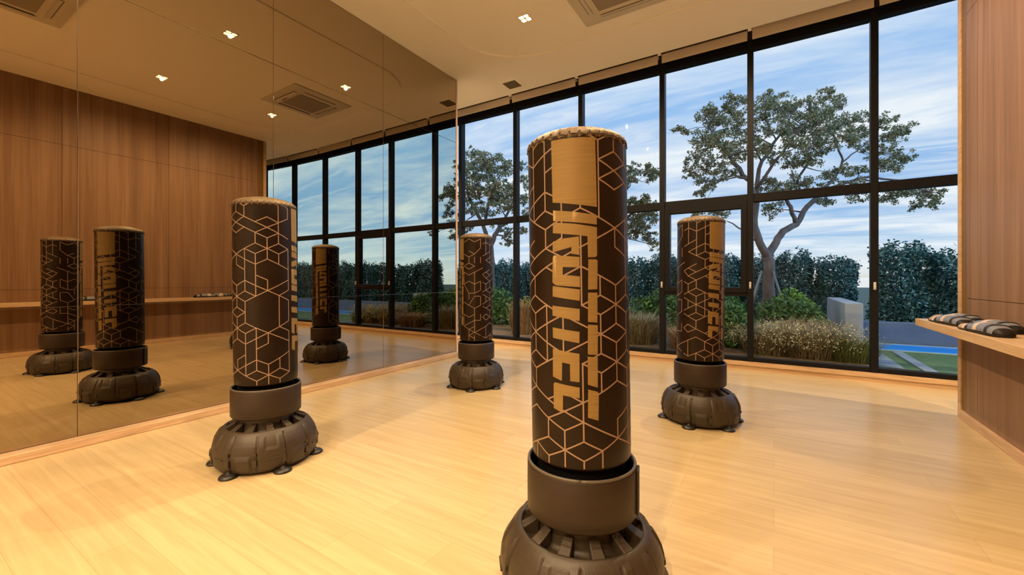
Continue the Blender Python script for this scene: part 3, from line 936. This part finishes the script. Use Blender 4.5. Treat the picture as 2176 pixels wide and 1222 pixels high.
def shin_guard():
    """lies along +x: instep pad first, then the long shin pad"""
    root = empty('shin_guard')
    def loft(secs, n=24, mi=lambda i, k: 0):
        m = MB()
        for (x, hy, ht) in secs:
            for q in range(n):
                a = 2 * pi * q / n
                ca, sa = cos(a), sin(a)
                y = hy * math.copysign(abs(ca) ** 0.75, ca)
                ht8 = ht * 0.84
                z = ht8 * (0.30 + 0.70 * abs(sa) ** 0.8) if sa >= 0 else ht8 * 0.30 * (1 - abs(sa) ** 0.5)
                m.v.append((x, y, z))
        for i in range(len(secs) - 1):
            for q in range(n):
                a = i * n + q; b_ = i * n + (q + 1) % n
                m.f.append((a, b_, b_ + n, a + n)); m.m.append(mi(i, q)); m.sm.append(True)
        m.f.append(tuple(range(n - 1, -1, -1))); m.m.append(0); m.sm.append(False)
        m.f.append(tuple((len(secs) - 1) * n + q for q in range(n))); m.m.append(0); m.sm.append(True)
        return m
    mats = [M['guard_black'], M['guard_grey'], M['guard_pale'], M['guard_tan']]
    top = lambda idx: (lambda i, q: idx[i] if 1 <= q <= 11 else 0)
    loft([(0.0, 0.030, 0.034), (0.012, 0.046, 0.046), (0.045, 0.052, 0.054), (0.10, 0.052, 0.056), (0.128, 0.050, 0.050), (0.134, 0.044, 0.036)],
         mi=top([0, 0, 3, 2, 0])).build('instep_pad', mats, root)
    loft([(0.136, 0.050, 0.048), (0.142, 0.056, 0.060), (0.20, 0.059, 0.074), (0.27, 0.060, 0.084), (0.275, 0.0605, 0.087), (0.318, 0.0605, 0.090), (0.323, 0.060, 0.088),
          (0.40, 0.060, 0.087), (0.46, 0.058, 0.080), (0.51, 0.052, 0.066), (0.54, 0.038, 0.046), (0.55, 0.018, 0.030)],
         mi=top([0, 1, 1, 2, 2, 2, 1, 1, 1, 0, 0])).build('shin_pad', mats, root)
    for x, hy, ht in ((0.165, 0.0605, 0.066), (0.425, 0.0615, 0.086)):
        loft([(x, hy - .003, ht - .004), (x + .002, hy, ht + .001), (x + .030, hy, ht + .002), (x + .032, hy - .003, ht - .003)]).build('strap', M['strap'], root)
    return root
g0 = shin_guard()
spots = [(1.228, 5.165, -78, 'black and grey shin guard at the shelf end, rear one of its pair'),
         (1.163, 4.93, -85, 'black and grey shin guard at the shelf end, front one of its pair'),
         (1.245, 4.53, -81, 'rear shin guard of the second pair along the shelf, cut by the picture edge'),
         (1.163, 4.26, -87, 'front shin guard of the second pair along the shelf'),
         (1.245, 2.75, -81, 'rear shin guard of the pair reflected beside the mirrored front left bag'),
         (1.163, 2.60, -87, 'front shin guard of the pair reflected beside the mirrored front left bag')]
for i, (x, y, a, lb) in enumerate(spots):
    o = g0 if i == 0 else copy_tree(g0)
    o.location = (x, y, SH)
    o.rotation_euler = (0, 0, radians(a))
    tag(o, lb, 'shin guard', 'shin guards on the shelf')

# ------------------------------------------------------------------ outside: ground, walls, pool
k = MB(); k.add([(-70, 6.66, -0.06), (70, 6.66, -0.06), (70, 90, -0.06), (-70, 90, -0.06)], [(0, 1, 2, 3)])
struct(k.build('ground', M['far_ground']))
k = MB(); k.box((-12, 6.70, -0.05), (1.08, 13.4, 0.06)); struct(k.build('ground_planting_bed', M['soil']))
k = MB(); k.box((1.10, 6.70, -0.05), (16, 9.40, 0.0)); struct(k.build('lawn', M['lawn']))
root = empty('garden_pool', (1.45, 9.42, 0)); tag(root, 'narrow bright blue pool channel along the low garden wall', 'pool')
k = MB(); k.box((0, 0.06, -0.05), (14, 0.93, -0.005)); k.build('water', M['pool'], root)
k = MB(); k.box((0, 0, -0.05), (14, 0.06, 0.012)); k.box((0, 0.93, -0.05), (14, 0.97, 0.012)); k.build('coping', M['coping'], root)
k = MB(); k.box((1.40, 10.42, -0.05), (16, 10.72, 0.40))
tag(k.build('garden_wall', M['concrete_dark'], bevel=0.01), 'long low blue-grey garden wall behind the pool', 'wall')
k = MB(); k.box((1.12, 9.90, -0.05), (1.39, 12.95, 0.77))
tag(k.build('planter_wall', M['concrete'], bevel=0.01), 'pale grey planter wall end rising beside the planting bed', 'wall')
k = MB(); k.box((1.66, 7.3, 0.0), (1.79, 9.3, 0.02)); tag(k.build('paving_strip', M['paver']), 'narrow pale paving strip crossing the lawn', 'paving')
k = MB(); k.box((1.22, 7.5, 0.0), (1.48, 8.9, 0.02)); tag(k.build('paving_slab', M['paver']), 'pale paving slab in the lawn beside the planting bed', 'paving')

# ------------------------------------------------------------------ plants
def leaf_quads(centers, dirs, length, width, rs):
    """a folded diamond leaf at every centre"""
    n = len(centers)
    d = dirs / np.linalg.norm(dirs, axis=1)[:, None]
    r = rs.normal(size=(n, 3))
    s = np.cross(d, r); s /= np.linalg.norm(s, axis=1)[:, None]
    nn = np.cross(d, s)
    L_ = (length * rs.uniform(0.7, 1.3, n))[:, None]; w = (width * rs.uniform(0.7, 1.3, n))[:, None]
    a = centers - d * L_ / 2
    b_ = centers + s * w / 2 + nn * w * 0.15
    c = centers + d * L_ / 2
    e = centers - s * w / 2 + nn * w * 0.15
    v = np.stack([a, b_, c, e], 1).reshape(-1, 3)
    return v
def np_mesh(name, v, nper, material, parent=None):
    me = bpy.data.meshes.new(name)
    n = len(v) // nper
    me.vertices.add(len(v)); me.vertices.foreach_set('co', v.astype(np.float32).ravel())
    me.loops.add(len(v)); me.loops.foreach_set('vertex_index', np.arange(len(v), dtype=np.int32))
    me.polygons.add(n)
    me.polygons.foreach_set('loop_start', np.arange(0, len(v), nper, dtype=np.int32))
    me.polygons.foreach_set('loop_total', np.full(n, nper, dtype=np.int32))
    me.update(calc_edges=True)
    me.validate()
    me.materials.append(material)
    o = bpy.data.objects.new(name, me); COL.objects.link(o)
    if parent: o.parent = parent
    return o
def ball(rs, n, rx, ry, rz, shell=0.55):
    p = rs.normal(size=(n, 3)); p /= np.linalg.norm(p, axis=1)[:, None]
    rad = shell + (1 - shell) * rs.uniform(0, 1, n) ** 0.6
    return p * rad[:, None] * np.array([rx, ry, rz])

# hedge shrubs
def hedge_shrub(seed):
    rs = np.random.RandomState(seed)
    root = empty('hedge_shrub')
    n = 9000
    # rounded column with a ragged surface
    z = rs.uniform(0.0, 1.0, n) ** 0.9
    a = rs.uniform(0, 2 * pi, n)
    lump = 1 + 0.11 * np.sin(3 * a + 7 * z + seed) + 0.08 * np.sin(9 * z + 2 * a)
    rad = np.where(z > 0.92, np.sqrt(np.clip(1.02 - ((z - 0.92) / 0.08) ** 2, 0, 1)), 1.0) * lump
    q = rad * (0.62 + 0.38 * rs.uniform(0, 1, n) ** 0.5)
    p = np.stack([0.44 * q * np.cos(a) + rs.normal(0, .025, n), 0.42 * q * np.sin(a) + rs.normal(0, .025, n), 0.05 + z * (1.74 + 0.10 * np.sin(4 * a + 2 * seed) + 0.07 * np.sin(9 * a + seed)) + rs.normal(0, .04, n)], 1)
    d = rs.normal(size=(n, 3)) + np.array([0, 0, 0.3])
    np_mesh('foliage', leaf_quads(p, d, 0.075, 0.042, rs), 4, M['leaf_hedge'], root)
    k = MB()
    for q_ in range(3):
        k.tube([(0.06 * q_ - .06, 0, 0), (0.10 * q_ - .1, 0.03, 0.9), (0.2 * q_ - .2, 0.05, 1.5)], [0.03, 0.022, 0.01], 6)
    k.build('stem', M['bark'], root)
    return root
protos = [hedge_shrub(s) for s in (3, 8, 21)]
used = set()
def put(pr, i, loc, rz, sc, label, cat, grp):
    o = pr if i not in used else copy_tree(pr)
    used.add(i)
    o.location = loc; o.rotation_euler = (0, 0, rz); o.scale = sc
    tag(o, label, cat, grp)
    return o
hx = -13.0; i = 0
while hx < 15.5:
    right = hx > 1.80
    y = 13.75 + rnd.uniform(-.2, .2) if not right else 11.55 + rnd.uniform(-.1, .1)
    if not 1.80 < hx < 1.93:
        put(protos[i % 3], i % 3, (hx, y, 0.0), rnd.uniform(0, 6.28), (1.05, 1.05, rnd.uniform(0.93, 1.05)),
            'dark green leafy hedge shrub in the row behind the %s' % ('low pool wall' if right else 'planting bed'), 'hedge shrub',
            'hedge shrubs behind the pool wall' if right else 'hedge shrubs behind the planting bed')
    hx += 0.83 + rnd.uniform(-.05, .09); i += 1

# low shrubs, grasses and fern
def shrub(name, x, y, rx, ry, rz, n, leaf, length, width, label, cat, grp, seed, z0=0.0):
    rs = np.random.RandomState(seed)
    root = empty(name, (x, y, z0)); tag(root, label, cat, grp)
    cs = [ball(rs, 1, rx * .6, ry * .6, rz * .4, 0.2)[0] for _ in range(7)]
    pts = []
    for c in cs:
        pts.append(ball(rs, n // 7, rx * .55, ry * .55, rz * .55, 0.5) + c)
    p = np.concatenate(pts); p[:, 2] = np.abs(p[:, 2] + rz * 0.55)
    d = rs.normal(size=(len(p), 3)) + np.array([0, 0, 0.6])
    np_mesh('foliage', leaf_quads(p, d, length, width, rs), 4, leaf, root)
    k = MB()
    for q in range(5):
        a = q * 1.25
        k.tube([(0.03 * cos(a), 0.03 * sin(a), 0), (rx * .4 * cos(a), ry * .4 * sin(a), rz * .8)], [0.012, 0.005], 5)
    k.build('stem', M['bark'], root)
    return root
def grass_clump(name, x, y, spread, height, n, leaf, width, label, cat, grp, seed, z0=0.0, lean=0.85, heads=0):
    rs = np.random.RandomState(seed)
    root = empty(name, (x, y, z0)); tag(root, label, cat, grp, 'thing')
    a = rs.uniform(0, 2 * pi, n); r0 = spread * 0.45 * np.sqrt(rs.uniform(0, 1, n))
    base = np.stack([r0 * np.cos(a), r0 * np.sin(a), np.zeros(n)], 1)
    a2 = a + rs.normal(0, 1.1, n)
    h = height * rs.uniform(0.30, 1.08, n) ** 0.8; ln = lean * height * rs.uniform(0.3, 1.2, n)
    dirv = np.stack([np.cos(a2), np.sin(a2), np.zeros(n)], 1)
    side = np.stack([-np.sin(a2), np.cos(a2), np.zeros(n)], 1) * width / 2
    mid = base + dirv * (ln * .35)[:, None] + np.stack([0 * h, 0 * h, h * .65], 1)
    tip = base + dirv * ln[:, None] + np.stack([0 * h, 0 * h, h * rs.uniform(0.75, 1.0, n)], 1)
    v1 = np.stack([base - side, base + side, mid + side * .8, mid - side * .8], 1)
    v2 = np.stack([mid - side * .8, mid + side * .8, tip + side * .1, tip - side * .1], 1)
    v = np.concatenate([v1, v2], 1).reshape(-1, 3)
    np_mesh('blades', v, 4, leaf, root)
    if heads:
        m_ = rs.choice(n, heads, replace=False)
        hp = np.repeat(tip[m_], 5, 0) + rs.normal(0, 0.022, (heads * 5, 3))
        np_mesh('seed_head', leaf_quads(hp, rs.normal(size=hp.shape), 0.030, 0.014, rs), 4, M['seed'], root)
    k = MB(); k.lathe([(spread * .4, 0.0), (spread * .3, 0.05), (0.001, 0.08)], 12); k.build('crown_base', M['soil'], root)
    return root
GP = 'low shrubs in the planting bed'
GG = 'ornamental grasses along the window'
shrub('garden_shrub', -0.55, 8.15, 0.62, 0.45, 0.66, 2600, M['leaf_green'], 0.10, 0.045, 'leafy mid-green shrub outside the opening sash window', 'shrub', GP, 31, 0.06)
shrub('garden_shrub', 0.15, 9.6, 0.75, 0.5, 0.62, 3000, M['leaf_green'], 0.09, 0.045, 'wide green shrub at the foot of the staked tree', 'shrub', GP, 32, 0.06)
shrub('garden_shrub', 0.52, 10.9, 0.55, 0.55, 0.80, 2800, M['leaf_lime'], 0.09, 0.045, 'bright lime green shrub beside the pale planter wall', 'shrub', GP, 33, 0.06)
shrub('garden_shrub', 0.62, 9.35, 0.45, 0.45, 0.40, 1800, M['leaf_olive'], 0.07, 0.03, 'low olive and rust tinted shrub below the lime shrub', 'shrub', GP, 34, 0.06)
shrub('garden_shrub', -2.1, 9.3, 0.75, 0.5, 0.85, 3000, M['leaf_green'], 0.10, 0.045, 'green shrub seen just past the front bag, outside the glass', 'shrub', GP, 35, 0.06)
shrub('garden_shrub', -1.1, 10.8, 0.9, 0.6, 0.80, 3200, M['leaf_green'], 0.10, 0.045, 'broad dark green shrub between the sash window and the hedge', 'shrub', GP, 36, 0.06)
shrub('garden_shrub', -3.5, 9.6, 0.8, 0.55, 0.75, 3000, M['leaf_green'], 0.10, 0.045, 'green shrub behind the rust grass near the fern', 'shrub', GP, 37, 0.06)
shrub('garden_shrub', -4.9, 8.6, 0.7, 0.55, 0.55, 2600, M['leaf_olive'], 0.09, 0.04, 'olive green shrub near the mirror wall end, outside', 'shrub', GP, 38, 0.06)
shrub('garden_shrub', -6.3, 9.0, 0.9, 0.7, 0.8, 2600, M['leaf_green'], 0.10, 0.045, 'dark green shrub outside beyond the mirror wall end', 'shrub', GP, 39, 0.06)
grass_clump('ornamental_grass', 0.45, 7.75, 0.95, 0.52, 2600, M['leaf_tan'], 0.009, 'large feathery tan grass clump outside the widest window', 'grass', GG, 41, 0.06, 0.85, 700)
grass_clump('ornamental_grass', -0.05, 7.7, 0.80, 0.46, 1800, M['leaf_tan'], 0.010, 'feathery tan grass clump beside the sash window mullion', 'grass', GG, 42, 0.06, 0.85, 400)
grass_clump('ornamental_grass', 0.92, 7.55, 0.50, 0.45, 1100, M['leaf_olive'], 0.010, 'green and gold grass tuft beside the lawn paving slab', 'grass', GG, 43, 0.0)
grass_clump('ornamental_grass', -2.15, 7.75, 0.80, 0.60, 1800, M['leaf_tan'], 0.011, 'tan grass clump low behind the front bag, outside the glass', 'grass', GG, 44, 0.06)
grass_clump('ornamental_grass', -1.15, 7.35, 0.60, 0.40, 1200, M['leaf_rust'], 0.011, 'short rust brown grass clump under the sash window', 'grass', GG, 45, 0.06)
grass_clump('ornamental_grass', -4.55, 7.65, 0.45, 0.75, 1000, M['leaf_rust'], 0.012, 'tall rust coloured grass beside the farthest bag', 'grass', GG, 46, 0.06, 0.2)
grass_clump('ornamental_grass', -3.2, 7.8, 0.7, 0.6, 1500, M['leaf_olive'], 0.011, 'olive grass clump left of the front bag, outside the glass', 'grass', GG, 47, 0.06)
grass_clump('ornamental_grass', 0.35, 8.6, 0.7, 0.5, 1500, M['leaf_rust'], 0.011, 'rust brown grass strip behind the feathery tan clump', 'grass', GG, 48, 0.06)
# arching fern
def fern(x, y, label):
    root = empty('garden_fern', (x, y, 0.06)); tag(root, label, 'fern')
    rs = np.random.RandomState(5)
    for q in range(16):
        a = q * 2 * pi / 16 + rs.uniform(-.2, .2); L_ = rs.uniform(0.75, 1.15); up = rs.uniform(0.55, 1.0)
        pts = []
        for s_ in range(9):
            u = s_ / 8
            pts.append(Vector((cos(a) * L_ * u, sin(a) * L_ * u, 0.25 + up * (u * 1.35 - u * u * 1.0))))
        k = MB(); k.tube(pts, [0.008 - 0.0006 * j for j in range(9)], 5)
        t = Vector((-sin(a), cos(a), 0))
        for s_ in range(1, 40):
            u = s_ / 40
            p = Vector((cos(a) * L_ * u, sin(a) * L_ * u, 0.25 + up * (u * 1.35 - u * u)))
            w = 0.20 * sin(pi * min(1, u * 0.9 + 0.12))
            for sg in (-1, 1):
                fw = Vector((cos(a), sin(a), 0.1))
                tip = p + t * sg * w + fw * w * 0.5 + Vector((0, 0, -0.05))
                k.add([p, p + fw * 0.022, tip], [(0, 1, 2)])
        k.build('frond', M['leaf_lime' if q % 3 else 'leaf_green'], root)
    k = MB(); k.tube([(0, 0, -0.03), (0.01, 0, 0.28)], [0.07, 0.06], 10); k.build('stem', M['bark'], root)
fern(-4.25, 8.9, 'arching pale green fern outside, between the farthest and front bags')

# trees: limbs and leaf clusters are given where they stand, at each tree's own distance
YF = Vector((-sin(YAW), cos(YAW), 0)); YR = Vector((cos(YAW), sin(YAW), 0))
def at(u, v, t):
    return Vector((0, 0, 1.2)) + YF * t + YR * ((u - 1088) / FPX * t) + Vector((0, 0, (595 - v) / FPX * t))
def tree(name, label, limbs, clusters, t, leafn, leaf, seed, ll=0.10):
    rs = np.random.RandomState(seed)
    base = at(*limbs[0][0][:2], t + limbs[0][0][2]); base.z = 0
    root = empty(name, base); tag(root, label, 'tree', 'garden trees')
    k = MB()
    segs = []
    for limb in limbs:
        pts = [at(u, v, t + dt) - base for (u, v, dt, r) in limb]
        rads = [r for (_, _, _, r) in limb]
        fp, fr = [], []
        for i in range(len(pts) - 1):
            for q in range(3):
                w = q / 3
                j = Vector(rs.normal(0, 0.012, 3)) if (i or q) else Vector()
                fp.append(pts[i].lerp(pts[i + 1], w) + j); fr.append(rads[i] + (rads[i + 1] - rads[i]) * w)
        fp.append(pts[-1]); fr.append(rads[-1])
        k.tube(fp, fr, 9)
        segs += [(p, r) for p, r in zip(fp, fr)]
    allp = []; alld = []
    for (u, v, rpx) in clusters:
        dt = rs.uniform(-1.0, 1.0)
        c = at(u, v, t + dt) - base
        r = rpx / FPX * t
        n = int(leafn * (rpx / 20.0) ** 2)
        sub = [ball(rs, 1, r * 1.15, r * 1.15, r * 1.0, 0.3)[0] for _ in range(14)]
        for s_ in sub:
            p = ball(rs, max(4, n // 14), r * .42, r * .42, r * .32, 0.1) + s_ + np.array(c)
            allp.append(p)
            alld.append(rs.normal(size=(len(p), 3)) + np.array([0, 0, -0.2]))
            # twig from the closest limb point
        best = min(segs, key=lambda s: (s[0] - c).length)
        bp, br = best
        mid = bp.lerp(c, 0.5) + Vector(rs.normal(0, .06, 3))
        k.tube([bp, mid, c], [min(br * .6, .022), min(br * .4, .013), 0.004], 5)
        for s_ in sub:
            k.tube([mid.lerp(c, .6), c + Vector(s_)], [0.007, 0.003], 4)
    k.build('trunk', M['bark'], root)
    p = np.concatenate(allp); d = np.concatenate(alld)
    np_mesh('foliage', leaf_quads(p, d, ll, ll * 0.5, rs), 4, leaf, root)
    return root
def sc_(lst, s, ox, oy):
    return [(ox + x / s, oy + y / s, r / s) for x, y, r in lst]
T1 = sc_([(130,740,40),(260,650,60),(320,620,50),(400,570,45),(430,600,60),(300,740,80),(400,700,80),(250,800,70),(350,820,80),(200,900,50),(280,920,60),(180,975,40),(290,1020,70),(380,960,60),
 (250,1090,40),(610,560,60),(650,600,70),(580,650,60),(700,640,70),(760,600,50),(830,620,60),(930,540,50),(1000,570,50),(900,620,70),(980,650,70),(860,700,80),(950,740,80),(780,720,70),(660,720,70),
 (1060,700,60),(1040,780,70),(900,820,60),(780,830,70),(850,920,60),(750,920,50),(640,860,60),(1140,670,50),(1130,780,60),(1180,860,50),(1280,690,50),(1380,730,50),(1340,760,50),(1290,770,40),
 (1300,860,50),(1400,880,40),(1260,930,60),(1350,930,50),(600,1050,60),(760,1040,70),(680,1060,50),(950,1010,50),(1020,980,50),(1130,970,40),(1140,1080,60),(1290,1100,60),(1380,1080,60),(1480,1070,50),
 (1560,1090,40),(1490,1160,50),(1560,1150,35),(930,1130,50),(640,1180,60),(340,1190,50),(220,1195,40),(450,840,70),(520,760,60),(560,850,50)], 2.656, 1400, 0)
L1 = [[(1630,672,0,.15),(1634,610,0,.125),(1634,560,0,.12),(1633,545,0,.12)],
      [(1633,548,0,.10),(1612,515,-.1,.085),(1604,480,-.1,.08),(1606,430,-.2,.07),(1592,385,-.2,.055),(1560,345,-.3,.045),(1532,310,-.4,.03),(1505,270,-.5,.015)],
      [(1606,430,-.2,.06),(1612,360,.1,.045),(1640,310,.3,.035),(1670,270,.4,.02),(1690,225,.4,.012)],
      [(1633,548,0,.10),(1648,515,.1,.085),(1664,492,.1,.08),(1690,478,.2,.07),(1716,440,.3,.06),(1750,405,.3,.05),(1790,390,.4,.04),(1850,375,.5,.03),(1920,385,.6,.02),(1985,420,.6,.01)],
      [(1690,474,.2,.05),(1680,440,.0,.045),(1668,415,0,.035),(1690,390,0,.03),(1720,340,-.2,.02)],
      [(1750,405,.3,.04),(1780,370,.3,.03),(1790,340,.2,.025),(1780,310,.1,.02),(1760,270,.0,.012)],
      [(1790,345,.2,.02),(1820,320,.3,.015),(1860,290,.4,.01)],
      [(1606,400,-.2,.04),(1650,340,-.5,.03),(1690,290,-.6,.02),(1750,225,-.6,.01)],
      [(1592,385,-.2,.035),(1560,370,-.3,.025),(1520,390,-.5,.012)],
      [(1612,515,-.1,.03),(1580,490,-.2,.02),(1545,470,-.3,.01)],
      [(1850,375,.5,.02),(1880,345,.5,.015),(1920,330,.5,.008)]]
tree('staked_tree', 'spreading grey-trunked tree with forked trunk outside the two widest windows', L1, T1, 10.0, 400, M['leaf_tree'], 61, 0.066)
T2 = sc_([(190,110,30),(230,130,40),(300,150,45),(350,140,30),(200,180,50),(280,200,50),(340,220,50),(390,190,40),(170,250,40),(240,270,50),(310,280,50),(380,300,60),(180,330,40),(260,340,50),(340,370,50),
 (400,380,40),(200,400,40),(280,420,40),(460,180,30),(480,260,40),(470,350,40),(490,420,30),(350,490,40),(390,530,30),(380,570,30),(180,510,25),(470,510,25),(100,200,40),(90,280,45),(60,360,40),(110,430,40),(120,520,30),(60,250,30),
 (250,230,45),(330,310,50),(210,300,40)], 2.444, 920, 280)
L2 = [[(1046,640,0,.13),(1044,575,0,.11),(1042,525,0,.10)],
      [(1042,528,0,.08),(1052,500,0,.07),(1070,470,.1,.05),(1085,440,.2,.03),(1098,400,.3,.015)],
      [(1042,528,0,.08),(1028,480,0,.06),(1005,440,-.2,.05),(990,400,-.3,.03),(980,350,-.3,.015)],
      [(1028,480,0,.05),(1040,430,.2,.04),(1050,390,.2,.03),(1040,345,.2,.015)],
      [(1052,500,0,.03),(1075,500,0,.02),(1095,480,0,.01)]]
tree('slender_tree', 'loose-crowned tree outside behind the farthest bag, at the mirror wall end', L2, T2, 13.0, 380, M['leaf_tree'], 62, 0.095)
T3 = sc_([(650,250,40),(720,260,50),(760,280,30),(640,300,30),(680,410,50),(720,420,40),(640,420,30),(700,500,60),(650,520,50),(740,480,40),(690,560,50),(650,580,40),(740,590,40),(760,640,25),
 (560,260,50),(480,300,50),(560,350,60),(450,400,60),(520,470,60),(580,420,50),(400,500,50),(470,560,50),(560,560,50)], 2.444, 1080, 260)
L3 = [[(1285,660,0,.13),(1284,590,0,.11),(1282,550,0,.10)],
      [(1282,552,0,.08),(1305,500,0,.06),(1335,460,.1,.04),(1365,440,.2,.02)],
      [(1282,552,0,.08),(1275,490,0,.06),(1265,440,-.2,.05),(1275,390,-.2,.03)],
      [(1305,500,0,.05),(1320,420,-.1,.04),(1345,375,-.1,.02)]]
tree('bushy_tree', 'bushy tree outside, mostly hidden behind the big front bag', L3, T3, 11.5, 380, M['leaf_tree'], 63, 0.085)
# four propping stakes of the staked tree
tb = at(1630, 672, 10.0); tb.z = 0
for i_, (dx, dy, lb) in enumerate(((-.50, -.42, 'grey tree stake leaning from the left front of the forked tree'), (.52, -.40, 'grey tree stake leaning from the right front of the forked tree'),
                    (-.46, .45, 'grey tree stake leaning from the left rear of the forked tree'), (.50, .46, 'grey tree stake leaning from the right rear of the forked tree'))):
    k = MB()
    k.tube([(tb.x + dx, tb.y + dy, -0.02), (tb.x + dx * .22, tb.y + dy * .22, 1.42)], [0.024, 0.022], 10)
    tag(k.build('tree_stake', M['stake']), lb, 'stake', 'stakes of the forked tree')
